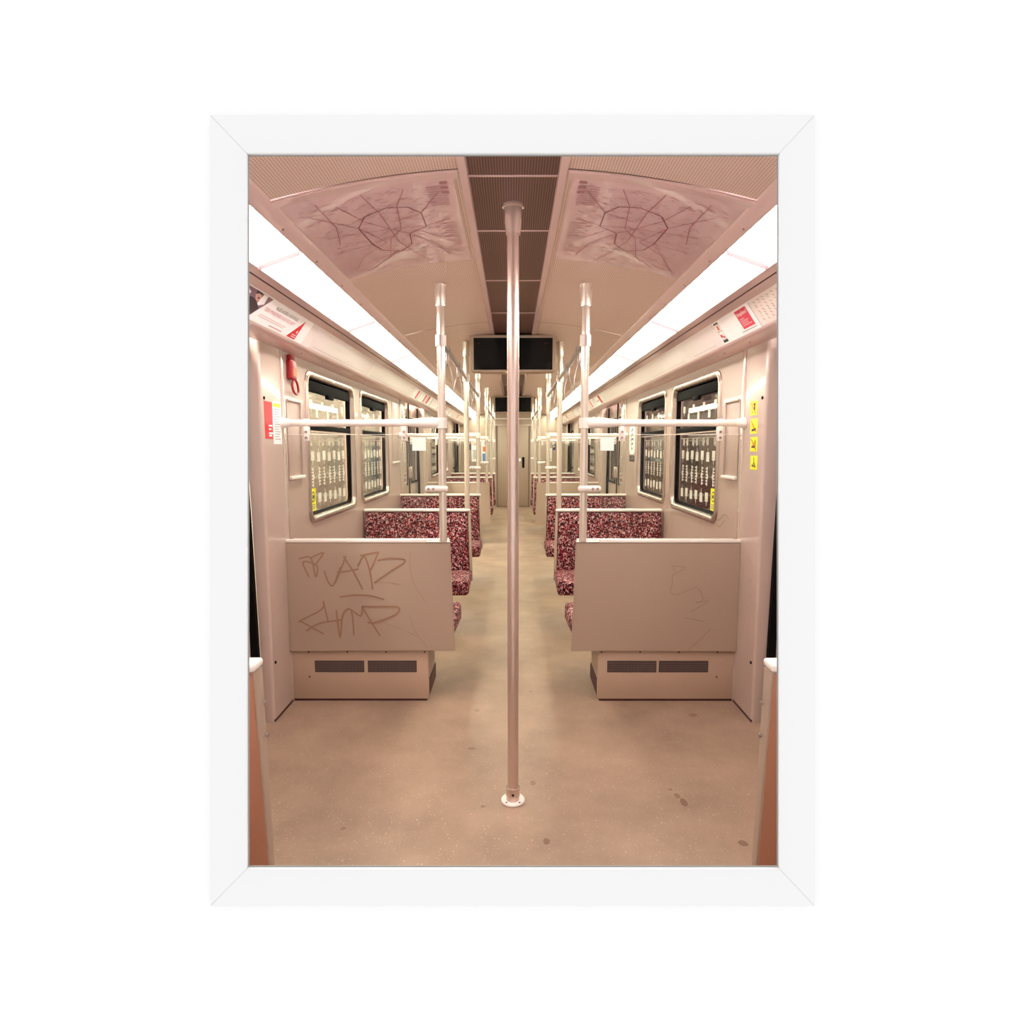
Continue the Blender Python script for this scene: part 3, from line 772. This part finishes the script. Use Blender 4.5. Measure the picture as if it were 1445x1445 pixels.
# ------------------------------------------------------------------ benches
def bench(s, yb, d, lab):
    """yb: plane of the back; d=+1 sits facing away from the camera, -1 towards it"""
    t = thing('seat_bench', lab, 'seat', (s*.77, yb, .3), 'speckled red benches')
    Y = lambda q: yb+d*q
    # backrest cushion, slightly reclined, with rounded edges
    mb = MB()
    mb.hexa([(s*1.196, Y(.035), .40), (s*.352, Y(.035), .40), (s*.352, Y(.115), .40), (s*1.196, Y(.115), .40)],
            [(s*1.196, Y(.012), .862), (s*.366, Y(.012), .862), (s*.366, Y(.055), .862), (s*1.196, Y(.055), .862)], FABRIC, bev=.018, seg=3)
    mb.build('backrest', t)
    mb = MB()
    mb.hexa([(s*1.2, Y(.0), .30), (s*.330, Y(.0), .30), (s*.330, Y(.036), .30), (s*1.2, Y(.036), .30)],
            [(s*1.2, Y(.0), .874), (s*.345, Y(.0), .874), (s*.345, Y(.026), .874), (s*1.2, Y(.026), .874)], PANEL, bev=.003)
    mb.hexa([(s*.349, Y(.0), .31), (s*.332, Y(.0), .31), (s*.332, Y(.10), .40), (s*.349, Y(.10), .40)],
            [(s*.362, Y(.0), .87), (s*.345, Y(.0), .87), (s*.345, Y(.045), .868), (s*.362, Y(.045), .868)], PANEL, bev=.002)
    mb.build('back_shell', t)
    mb = MB(); mb.box(s*1.2, s*.345, Y(-.002), Y(.06), .868, .889, RAILW, bev=.007, seg=3); mb.build('top_rail', t)
    mb = MB()
    mb.hexa([(s*1.196, Y(.06), .325), (s*.330, Y(.06), .325), (s*.325, Y(.53), .295), (s*1.196, Y(.53), .295)],
            [(s*1.196, Y(.06), .405), (s*.335, Y(.06), .405), (s*.328, Y(.55), .412), (s*1.196, Y(.55), .412)], FABRIC, bev=.025, seg=4)
    mb.build('seat_cushion', t)
    mb = MB()
    mb.hexa([(s*1.2, Y(.0), .288), (s*.36, Y(.0), .288), (s*.36, Y(.42), .288), (s*1.2, Y(.42), .288)],
            [(s*1.2, Y(.0), .33), (s*.34, Y(.0), .33), (s*.34, Y(.50), .30), (s*1.2, Y(.50), .30)], PANEL, bev=.006)
    mb.build('seat_pan', t)
    return t
for s in (-1, 1):
    S = SIDE[s]
    bench(s, 3.195, 1, 'red speckled bench tucked right behind the near %s partition' % S)
    bench(s, 4.86, -1, 'nearest red speckled bench facing the camera on the %s' % S)
    bench(s, 6.42, -1, 'second red speckled bench facing the camera on the %s' % S)
    bench(s, 4.86+SECT, -1, 'far %s red speckled bench behind the far beige partition' % S)
    bench(s, 6.42+SECT, -1, 'farthest %s red bench facing the camera by the end wall' % S)
    for k, (y, w) in enumerate(((4.86, 'nearest %s bench'), (6.42, 'second %s bench'), (4.86+SECT, 'far %s bench'), (6.42+SECT, 'last %s bench'))):
        t = thing('seat_plinth', 'beige box base on the floor under the '+w % S, 'base', (s*.85, y, 0), 'seat bases')
        mb = MB(); mb.box(s*1.2, s*.55, y-.25, y+.05, .0, .04, PLINTH); mb.build('plinth', t)
        mb = MB(); mb.box(s*1.2, s*.54, y-.26, y+.06, .04, .286, PANEL, bev=.004); mb.build('casing', t)
# bench ends at the near edges of the view
for s in (-1, 1):
    t = thing('partition_panel', 'orange brown partition at the very front on the %s, cut by the frame' % SIDE[s], 'partition', (s*.9, 1.36, 0), 'front partitions')
    yn, yf = 1.345, 1.388
    mb = MB(); mb.hexa([(s*1.2, yf-.012, 0), (s*.583, yf-.012, 0), (s*.583, yf, 0), (s*1.2, yf, 0)], [(s*1.2, yn, .865), (s*.597, yn, .865), (s*.597, yf, .865), (s*1.2, yf, .865)], PANEL, bev=.003); mb.build('panel', t)
    mb = MB(); mb.hexa([(s*1.2, yf-.017, .01), (s*.588, yf-.017, .01), (s*.588, yf-.0125, .01), (s*1.2, yf-.0125, .01)], [(s*1.2, yn-.005, .862), (s*.602, yn-.005, .862), (s*.602, yn-.0005, .862), (s*1.2, yn-.0005, .862)], LAMINATE); o = mb.build('facing_board', t); o['label'] = 'orange brown facing board'
    mb = MB(); mb.box(s*1.2, s*.595, yn-.008, yf+.004, .866, .886, RAILW, bev=.008, seg=3); mb.build('top_rail', t)
    mb = MB()
    for z in (.78, .70): mb.tube([(s*.5905, 1.372, z), (s*.585, 1.372, z)], .005, STEELD, n=10)
    mb.build('screw_heads', t)

# ------------------------------------------------------------------ screens under the ceiling
for k, y in enumerate((4.6, 10.0)):
    t = thing('hanging_screen', ('large near' if k == 0 else 'smaller far')+' black double screen hanging under the ceiling', 'screen', (0, y+.1, 2.1), 'hanging screens')
    mb = MB()
    mb.prism([(-.315, y, 1.953), (-.20, y, 1.946), (0, y, 1.944), (.20, y, 1.946), (.315, y, 1.953), (.325, y, 2.214), (-.325, y, 2.214)], (0, .16, 0), PANEL, bev=.006)
    mb.prism([(-.24, y+.16, 1.99), (.24, y+.16, 1.99), (.27, y+.16, 2.214), (-.27, y+.16, 2.214)], (0, .22, 0), PANEL, bev=.01)
    mb.build('housing', t)
    mb = MB(); mb.box(-.294, .294, y-.004, y+.002, 1.960, 2.192, BLACKG); d = mb.build('display', t)
    fr_ = (Vector((0, y-.004, 0)), Vector((1, 0, 0)), Vector((0, 0, 1)), Vector((0, -1, 0)))
    mb = MB()
    for x in (-.255, .24, .262):
        flat(mb, [(x-.007, 2.148), (x+.007, 2.148), (x, 2.160)], PLINTH, fr_)
    mb.build('logo_marks', d)
    if k == 0:
        mb = MB(); mb.lathe([(.0, 1.9415), (.012, 1.9415), (.012, 1.946)], (-.055, y+.02), YELLOW, 12); o = mb.build('yellow_dot', t); o['label'] = 'small yellow dot sticker'

# ------------------------------------------------------------------ adverts on the cove panels
def adframe(s):
    O = Vector((s*1.026, 0, 2.018)); V = Vector((s*.074, 0, -.106)); N = Vector((-s*.106, 0, -.074)).normalized()
    return (O, Vector((0, 1, 0)), V, N)
F = adframe(-1)
mb = MB(); slab(mb, 2.25, 3.19, .03, .985, .0012, PAPER, F)
t = tag(mb.build('advert_poster'), 'white job advert with man in dark jacket and red triangle, top left', 'poster', 'adverts over the windows')
A = .0018
mb = MB()
flat(mb, [(2.25, .05), (2.667, .04), (2.548, .93), (2.25, .95)], PURPLE, F, A)
flat(mb, [(2.25, .10), (2.40, .06), (2.47, .20), (2.44, .50), (2.25, .60)], PAPER, F, A+.0003)
flat(mb, [(2.572, .06), (2.612, .05), (2.615, .34), (2.573, .46), (2.557, .40)], PAPER, F, A+.0003)
flat(mb, [(2.49, .30), (2.535, .33), (2.57, .46), (2.592, .52), (2.548, .92), (2.32, .95), (2.38, .60)], INK, F, A+.0005)
flat(mb, [(2.515, .05), (2.55, .06), (2.565, .18), (2.56, .30), (2.545, .37), (2.525, .32), (2.508, .18)], SKIN, F, A+.0007)
flat(mb, [(2.50, .04), (2.55, .04), (2.562, .12), (2.53, .10), (2.51, .17)], INK, F, A+.0009)
flat(mb, [(2.535, .22), (2.55, .21), (2.552, .27), (2.54, .28)], PLINTH, F, A+.0009)
mb.build('portrait_print', t)
mb = MB()
flat(mb, [(3.088, .09), (2.975, .945), (3.082, .945)], RED, F, A)
flat(mb, [(3.055, .62), (3.066, .56), (3.070, .63), (3.062, .72)], PAPER, F, A+.0004)
for b in (.77, .85): rect(mb, 3.02, 3.07, b, b+.03, PAPER, F, A+.0004)
mb.build('red_triangle', t)
mb = MB()
lettering(mb, 'ALLES AUSSER LANGWEILIG.', 2.735, 3.003, .285, -.12, INK, F, A)
lettering(mb, 'DEIN MINIJOB BEI FLASH SECURITY', 2.648, 2.992, .50, -.13, INKROSE, F, A)
for b, (a0, a1), m in ((.66, (2.63, 2.92), PALEROSE), (.73, (2.62, 2.90), PALEROSE), (.87, (2.76, 2.905), INKROSE)): rect(mb, a0, a1, b, b+.03, m, F, A)
mb.build('advert_lettering', t)
F = adframe(1)
mb = MB(); slab(mb, 2.725, 3.20, .03, 1.0, .0012, PAPER, F)
t = tag(mb.build('advert_poster'), 'white advert with a red card, on the upper right panel', 'poster', 'adverts over the windows')
mb = MB(); rect(mb, 2.768, 2.90, .08, .80, RED if False else ROSE, F, A)
rect(mb, 2.765, 2.935, .868, .885, INK, F, A); rect(mb, 2.7255, 2.729, .04, 1.0, INK, F, A)
lettering(mb, 'Impfen?', 2.888, 2.776, .30, -.14, PAPER, F, A+.0005)
for i, (b, l) in enumerate(((.42, .05), (.50, .08), (.58, .07), (.66, .10))): rect(mb, 2.885-l, 2.885, b, b+.035, PALEROSE, F, A+.0005)
mb.build('red_card', t)
mb = MB()
rect(mb, 3.128, 3.192, .06, .12, INK, F, A); rect(mb, 3.128, 3.192, .82, .93, INK, F, A)
for (b0_, b1_) in ((.14, .42), (.44, .80)):
    for q in ((3.130, 3.133, b0_, b1_), (3.187, 3.190, b0_, b1_), (3.130, 3.190, b0_, b0_+.012), (3.130, 3.190, b1_, b1_+.012)): rect(mb, *q, INKGREY, F, A)
rect(mb, 3.148, 3.17, .2, .38, ORANGE, F, A); rect(mb, 3.16, 3.185, .58, .70, ROSE, F, A); rect(mb, 3.14, 3.16, .66, .76, INKROSE, F, A)
mb.build('film_strip_print', t)
mb = MB(); slab(mb, 2.28, 2.715, .03, .97, .0012, PAPERT, F)
t = tag(mb.build('handwritten_sheet'), 'pale sheet covered in faint handwritten lines at the top right edge', 'poster', 'adverts over the windows')
rnd = random.Random(5); mb = MB()
for i in range(8):
    a = 2.68-i*.045
    for j in range(7):
        b = .1+j*.11+rnd.uniform(-.02, .02); stroke(mb, [(a, b), (a-.012, b+rnd.uniform(.03, .09))], .006, INKROSE if rnd.random() < .4 else INKGREY, F, A)
mb.build('handwriting', t)
for s, rows in ((-1, ((3.30, 4.55, 0), (4.62, 6.45, 0), (6.50, 6.90, 1), (6.93, 7.45, 1), (7.50, 7.85, 2), (8.0, 8.6, 3), (9.4, 9.8, 2), (10.2, 10.6, 3), (11.6, 12., 2))),
                (1, ((3.25, 3.80, 0), (3.86, 4.9, 0), (7.35, 7.85, 2), (8.0, 8.4, 1), (9.3, 9.7, 2), (10.1, 10.5, 3), (11.8, 12.2, 2)))):
    F = adframe(s)
    for i, (a, b, kind) in enumerate(rows):
        mb = MB(); slab(mb, a, b, .05, .97, .0012, PAPER if kind else ADWHITE, F)
        lab = '%s small card from the front, %s cove panel, %s' % (ORD[i], SIDE[s], ('blank glossy sheet', 'white card with red bar', 'card with broad red stripe', 'pale card with grey print')[kind])
        t = tag(mb.build('advert_card'), lab, 'poster', 'small cards on the %s cove' % SIDE[s])
        mb = MB()
        if kind == 0:
            rect(mb, a+.05, b-.1, .86, .872, INKGREY, F, A); rect(mb, a+.05, a+.056, .60, .86, PALEROSE, F, A)
            rect(mb, b-.02, b-.015, .1, .93, PALEROSE, F, A)
        elif kind == 1:
            rect(mb, b-.16, b-.06, .12, .9, ROSE, F, A); rect(mb, a+.03, a+.045, .08, .95, INK, F, A)
        elif kind == 2:
            rect(mb, a+.04, a+.17, .08, .9, RED, F, A); rect(mb, a+.2, b-.05, .5, .58, INKGREY, F, A)
        else:
            for j in range(4): rect(mb, a+.1, b-.1, .2+j*.17, .26+j*.17, PALEROSE, F, A)
        mb.build('printed_area', t)

# ------------------------------------------------------------------ things on the walls and pillars
def wallframe(s, x=WX-.0045): return (Vector((s*x, 0, 0)), Vector((0, 1, 0)), Vector((0, 0, 1)), Vector((-s, 0, 0)))
# pillar notices (left)
F = wallframe(-1)
mb = MB(); slab(mb, 2.947, 3.038, 1.425, 1.606, .001, RED, F)
for i, (z, l) in enumerate(((1.485, .045), (1.468, .03), (1.448, .05), (1.436, .035))): rect(mb, 2.99, 2.99+l, z, z+.008, PAPER, F, .0016)
tag(mb.build('red_notice'), 'red rectangular notice on the left door pillar beside the white notice', 'sign')
mb = MB(); slab(mb, 3.048, 3.157, 1.398, 1.612, .001, PAPER, F)
rect(mb, 3.055, 3.15, 1.585, 1.604, YELLOW, F, .0016)
for j in range(13): rect(mb, 3.062, 3.062+.075*(1-.25*((j*7) % 3)/2), 1.572-j*.0125, 1.5755-j*.0125, INKGREY, F, .0016)
tag(mb.build('house_rules_notice'), 'tall white printed notice with yellow header on the left door pillar', 'sign')
F = wallframe(1)
for i, (z0, z1, w) in enumerate(((1.542, 1.612, 'topmost'), (1.450, 1.524, 'second'), (1.362, 1.433, 'third'), (1.271, 1.341, 'lowest'))):
    yc = 3.05-i*.009
    mb = MB(); slab(mb, yc-.043, yc+.043, z0, z1, .001, YELLOW, F)
    zm = (z0+z1)/2
    t = tag(mb.build('prohibition_sticker'), '%s of four yellow stickers down the right door pillar' % w, 'sticker', 'yellow stickers on the right pillar')
    mb = MB()
    if i == 0:
        rect(mb, yc-.02, yc-.004, zm-.01, zm+.022, INK, F, .0016); rect(mb, yc-.022, yc+.004, zm+.014, zm+.024, INK, F, .0016); rect(mb, yc+.012, yc+.02, zm-.024, zm-.014, INK, F, .0016)
    elif i == 1:
        stroke(mb, [(yc-.025, zm-.015), (yc+.02, zm-.02)], .012, INK, F, .0016)
    elif i == 2:
        rect(mb, yc-.022, yc+.026, zm-.018, zm-.008, INK, F, .0016); stroke(mb, [(yc-.02, zm-.01), (yc-.02, zm+.012)], .006, INK, F, .0016)
    else:
        stroke(mb, [(yc+.0, zm+.024), (yc-.004, zm+.0), (yc+.014, zm-.02)], .007, INK, F, .0016); stroke(mb, [(yc-.004, zm), (yc-.022, zm-.02)], .007, INK, F, .0016); stroke(mb, [(yc-.018, zm-.02), (yc+.022, zm-.012)], .006, INK, F, .0016)
    mb.build('pictogram', t)
    if i < 3:
        mb = MB(); stroke(mb, [(yc+.03, zm+.026), (yc-.03, zm-.028)], .006, RED, F, .0022)
        if i != 1: stroke(mb, [(yc-.026, zm+.022), (yc+.008, zm-.006)], .004, RED, F, .0022)
        mb.build('red_slash', t)
# emergency brake (left)
t = thing('emergency_brake', 'red emergency brake box with hanging pull handle beside the left window', 'brake', (-WX, 3.32, 1.68))
mb = MB(); mb.box(-WX-.001, -WX+.03, 3.266, 3.35, 1.745, 1.85, REDPLASTIC, bev=.01, seg=3); mb.box(-WX-.001, -WX+.022, 3.275, 3.345, 1.85, 1.876, REDPLASTIC, bev=.006); mb.build('brake_box', t)
mb = MB(); mb.box(-WX+.030, -WX+.0315, 3.29, 3.34, 1.765, 1.81, ORANGE); o = mb.build('brake_label', t); o['label'] = 'orange label'
mb = MB(); P = [(3.335, 1.752), (3.30, 1.725), (3.315, 1.685), (3.36, 1.672), (3.392, 1.69), (3.372, 1.735)]
mb.tube([(-WX+.018, a, b) for a, b in smooth_path(P+[P[0]], 4)[:-1]], .0065, REDPLASTIC, n=10, closed=True); mb.build('pull_handle', t)
# access hatches on the window wall
for s in (-1, 1):
    t = thing('access_hatch', 'raised wall hatch beside the near %s window' % SIDE[s], 'hatch', (s*WX, 3.35, 1.42), 'wall hatches')
    ya, yb = 3.245, 3.448
    mb = MB(); mb.box(s*WX, s*(WX-.004), ya, yb, 1.222, 1.635, W_PAINT, bev=.0015); mb.build('hatch_plate', t)
    mb = MB(); mb.box(s*(WX-.003), s*(WX-.012), ya, yb, 1.628, 1.640, W_PAINT, bev=.003); mb.box(s*(WX-.003), s*(WX-.012), yb-.008, yb+.004, 1.225, 1.640, W_PAINT, bev=.003); mb.build('hatch_rim', t)
    mb = MB(); mb.box(s*(WX-.001), s*(WX-.022), ya-.005, yb+.005, 1.208, 1.226, RAILW, bev=.005); mb.build('hatch_ledge', t)
    mb = MB(); mb.box(s*(WX-.0005), s*(WX-.003), 3.218, 3.224, .9, 1.47, BLACK); o = mb.build('hinge_gap', t)
    if s > 0: continue
    t = thing('access_hatch', 'narrow wall hatch between the second %s window and the doors' % SIDE[s], 'hatch', (s*WX, 6.18, 1.5), 'wall hatches')
    mb = MB(); mb.box(s*WX, s*(WX-.004), 6.06, 6.36, 1.235, 1.83, W_PAINT, bev=.0015); mb.build('hatch_plate', t)
    mb = MB(); mb.box(s*(WX-.001), s*(WX-.02), 6.05, 6.37, 1.222, 1.238, RAILW, bev=.005); mb.build('hatch_ledge', t)
# white capsule sign with dark symbols (right)
F = wallframe(1, WX-.0005)
t = thing('safety_sign', 'tall white capsule sign with dark symbols beside the right far doors', 'sign', (WX, 6.14, 1.45))
mb = MB()
mb.prism([(WX-.0005, y, z) for y, z in rr(6.0, 6.28, 1.312, 1.60, .06)], (-.003, 0, 0), PAPER); mb.build('sign_plate', t)
mb = MB()
for z, w in ((1.55, .07), (1.50, .12), (1.455, .14), (1.41, .10), (1.365, .05)):
    stroke(mb, [(6.14-w/2, z), (6.14, z+.016), (6.14+w/2, z-.01)], .018, INK, F, .004)
mb.build('sign_symbols', t)
mb = MB(); slab(mb, 6.02, 6.27, 1.238, 1.300, .002, INK, F); rect(mb, 6.06, 6.2, 1.262, 1.268, INKGREY, F, .0026); rect(mb, 6.06, 6.15, 1.28, 1.286, INKGREY, F, .0026)
tag(mb.build('small_notice'), 'small dark notice directly below the white capsule sign', 'sign')
# scrawls on the right wall under the window
mb = MB()
for p in ([(3.35, .98), (3.42, 1.0), (3.52, .955), (3.60, .97)], [(3.42, .965), (3.50, .92), (3.56, .93)], [(4.68, .98), (4.71, 1.02), (4.69, .93), (4.72, .90)], [(6.05, 1.1), (6.09, 1.06), (6.06, 1.0), (6.12, .98)]):
    stroke(mb, smooth_path(p, 4), .006, GRAFFL, F, .0)
o = mb.build('wall_scrawl'); tag(o, 'faint brown scrawl on the right wall below the window', 'graffiti')
mb = MB(); F2 = wallframe(1)
for p in ([(2.98, .70), (3.0, .72), (3.02, .69)], [(2.98, .62), (3.0, .64), (3.02, .61)], [(2.98, .56), (3.01, .57), (3.03, .55)], [(3.0, 1.10), (3.04, 1.15), (3.06, 1.08)], [(3.0, .80), (3.05, .83)]):
    stroke(mb, smooth_path(p, 4), .004, GRAFFL, F2, .0008)
tag(mb.build('pillar_scrawl'), 'faint brown scribbles low on the right door pillar', 'graffiti')

# ------------------------------------------------------------------ end wall
root = bpy.data.objects.new('door_%d' % (nd+1), None); COL.objects.link(root); root.location = (0, END, 0); struct(root)
mb = MB(); mb.box(-.355, .355, END-.02, END-.001, .012, 1.865, PANEL, bev=.003); leaf = mb.build('door_leaf', root)
mb = MB()
for x in (-.362, .362): mb.box(x-.006, x+.006, END-.016, END-.001, 0, 1.875, DARKLINE)
mb.box(-.36, .36, END-.016, END-.001, 0, .012, DARKLINE); mb.build('door_gap', root)
mb = MB()
for s in (-1, 1): mb.box(s*.40, s*.49, END-.03, END-.001, 0, 1.875, PILLAR, bev=.006)
mb.box(-.49, .49, END-.03, END-.001, 1.87, 1.90, PILLAR, bev=.006)
mb.build('door_frame', root)
mb = MB(); mb.box(.213, .262, END-.045, END-.02, .91, 1.156, BLACK, bev=.018, seg=3); mb.build('door_handle', leaf)
mb = MB(); mb.box(.12, .18, END-.022, END-.02, 1.06, 1.13, PAPER); mb.build('door_sign', leaf)
t = thing('ceiling_pipe', 'thin cream pipe running above the end door', 'pipe', (0, END-.04, 2.02))
mb = MB(); mb.tube([(-.68, END-.035, 2.03), (.60, END-.035, 2.03)], .014, RAILW, n=12); mb.build('pipe', t)
for x in (-.45, .45):
    mb = MB(); mb.box(x-.02, x+.02, END-.05, END-.001, 2.01, 2.05, RAILW, bev=.004); mb.build('pipe_clip', t)
F = (Vector((0, END-.001, 0)), Vector((1, 0, 0)), Vector((0, 0, 1)), Vector((0, -1, 0)))
def ewp(lab, x0, x1, z0, z1, m, bits, nm='wall_poster'):
    mb = MB(); slab(mb, x0, x1, z0, z1, .004, m, F); t = tag(mb.build(nm), lab, 'poster')
    mb = MB()
    for (a, b, c_, d, mm) in bits: rect(mb, a, b, c_, d, mm, F, .005)
    if bits: mb.build('printed_area', t)
ewp('white information poster with grey text on the end wall, left', -.96, -.76, 1.05, 1.62, PAPER, [(-.93, -.79, 1.30-i*.035, 1.318-i*.035, INKGREY) for i in range(6)]+[(-.92, -.80, 1.42, 1.5, PALEROSE)])
ewp('colourful poster with a blue figure on the end wall', -.73, -.57, 1.04, 1.63, PAPER, [(-.71, -.60, 1.06, 1.24, BLUE), (-.70, -.62, 1.28, 1.40, ORANGE), (-.69, -.63, 1.44, 1.58, SKIN)])
ewp('small navy sign on the left of the end wall', -1.05, -.975, 1.32, 1.47, NAVY, [], 'wall_sign')
ewp('small navy sign on the right of the end wall', .916, .985, 1.32, 1.47, NAVY, [(.93, .96, 1.38, 1.42, PAPER)], 'wall_sign')
ewp('pale notice on the right of the end wall beside the navy sign', .78, .90, 1.06, 1.36, PAPERT, [(.8, .88, 1.1, 1.12, INKGREY)])
# added teal board giving the bluish patch in the far left doors
t = thing('teal_stand_in', 'added teal board behind the far left doors', 'panel', (-1.75, 8.2, .6))
mb = MB(); mb.box(-1.78, -1.74, 7.6, 10.6, .75, 1.45, TEAL, bev=.01); mb.build('panel_board', t)
mb = MB(); mb.box(-1.80, -1.72, 7.6, 10.6, 1.45, 1.49, STEELD); mb.build('panel_rail', t)
mb = MB(); mb.box(-1.78, -1.74, 7.7, 7.76, -.4, .75, STEELD); mb.build('panel_post', t)

# ------------------------------------------------------------------ light
def area(name, loc, rot, sx, sy, power, col):
    l = bpy.data.lights.new(name, 'AREA'); l.shape = 'RECTANGLE'; l.size = sx; l.size_y = sy; l.energy = power; l.color = col
    o = bpy.data.objects.new(name, l); COL.objects.link(o); o.location = loc; o.rotation_euler = rot
    return o
area('platform_lamp', (-1.62, 6.5, 2.6), (0, math.radians(-25), 0), .2, 9, 900, (1, .95, .82))
area('tunnel_fill', (1.62, 6.5, 2.6), (0, math.radians(25), 0), .2, 9, 260, (1, .9, .85))  # added unseen light, brightens the wall behind the right windows
w = bpy.data.worlds.new('world'); SC.world = w; w.use_nodes = True
bg = w.node_tree.nodes['Background']; bg.inputs[0].default_value = (1, 1, 1, 1); bg.inputs[1].default_value = 1.09
vs = SC.view_settings
vs.view_transform = 'Standard'; vs.look = 'None'; vs.exposure = 0; vs.gamma = 1; vs.use_curve_mapping = False
SC.cycles.max_bounces = 10; SC.cycles.diffuse_bounces = 6; SC.cycles.glossy_bounces = 5; SC.cycles.transparent_max_bounces = 24
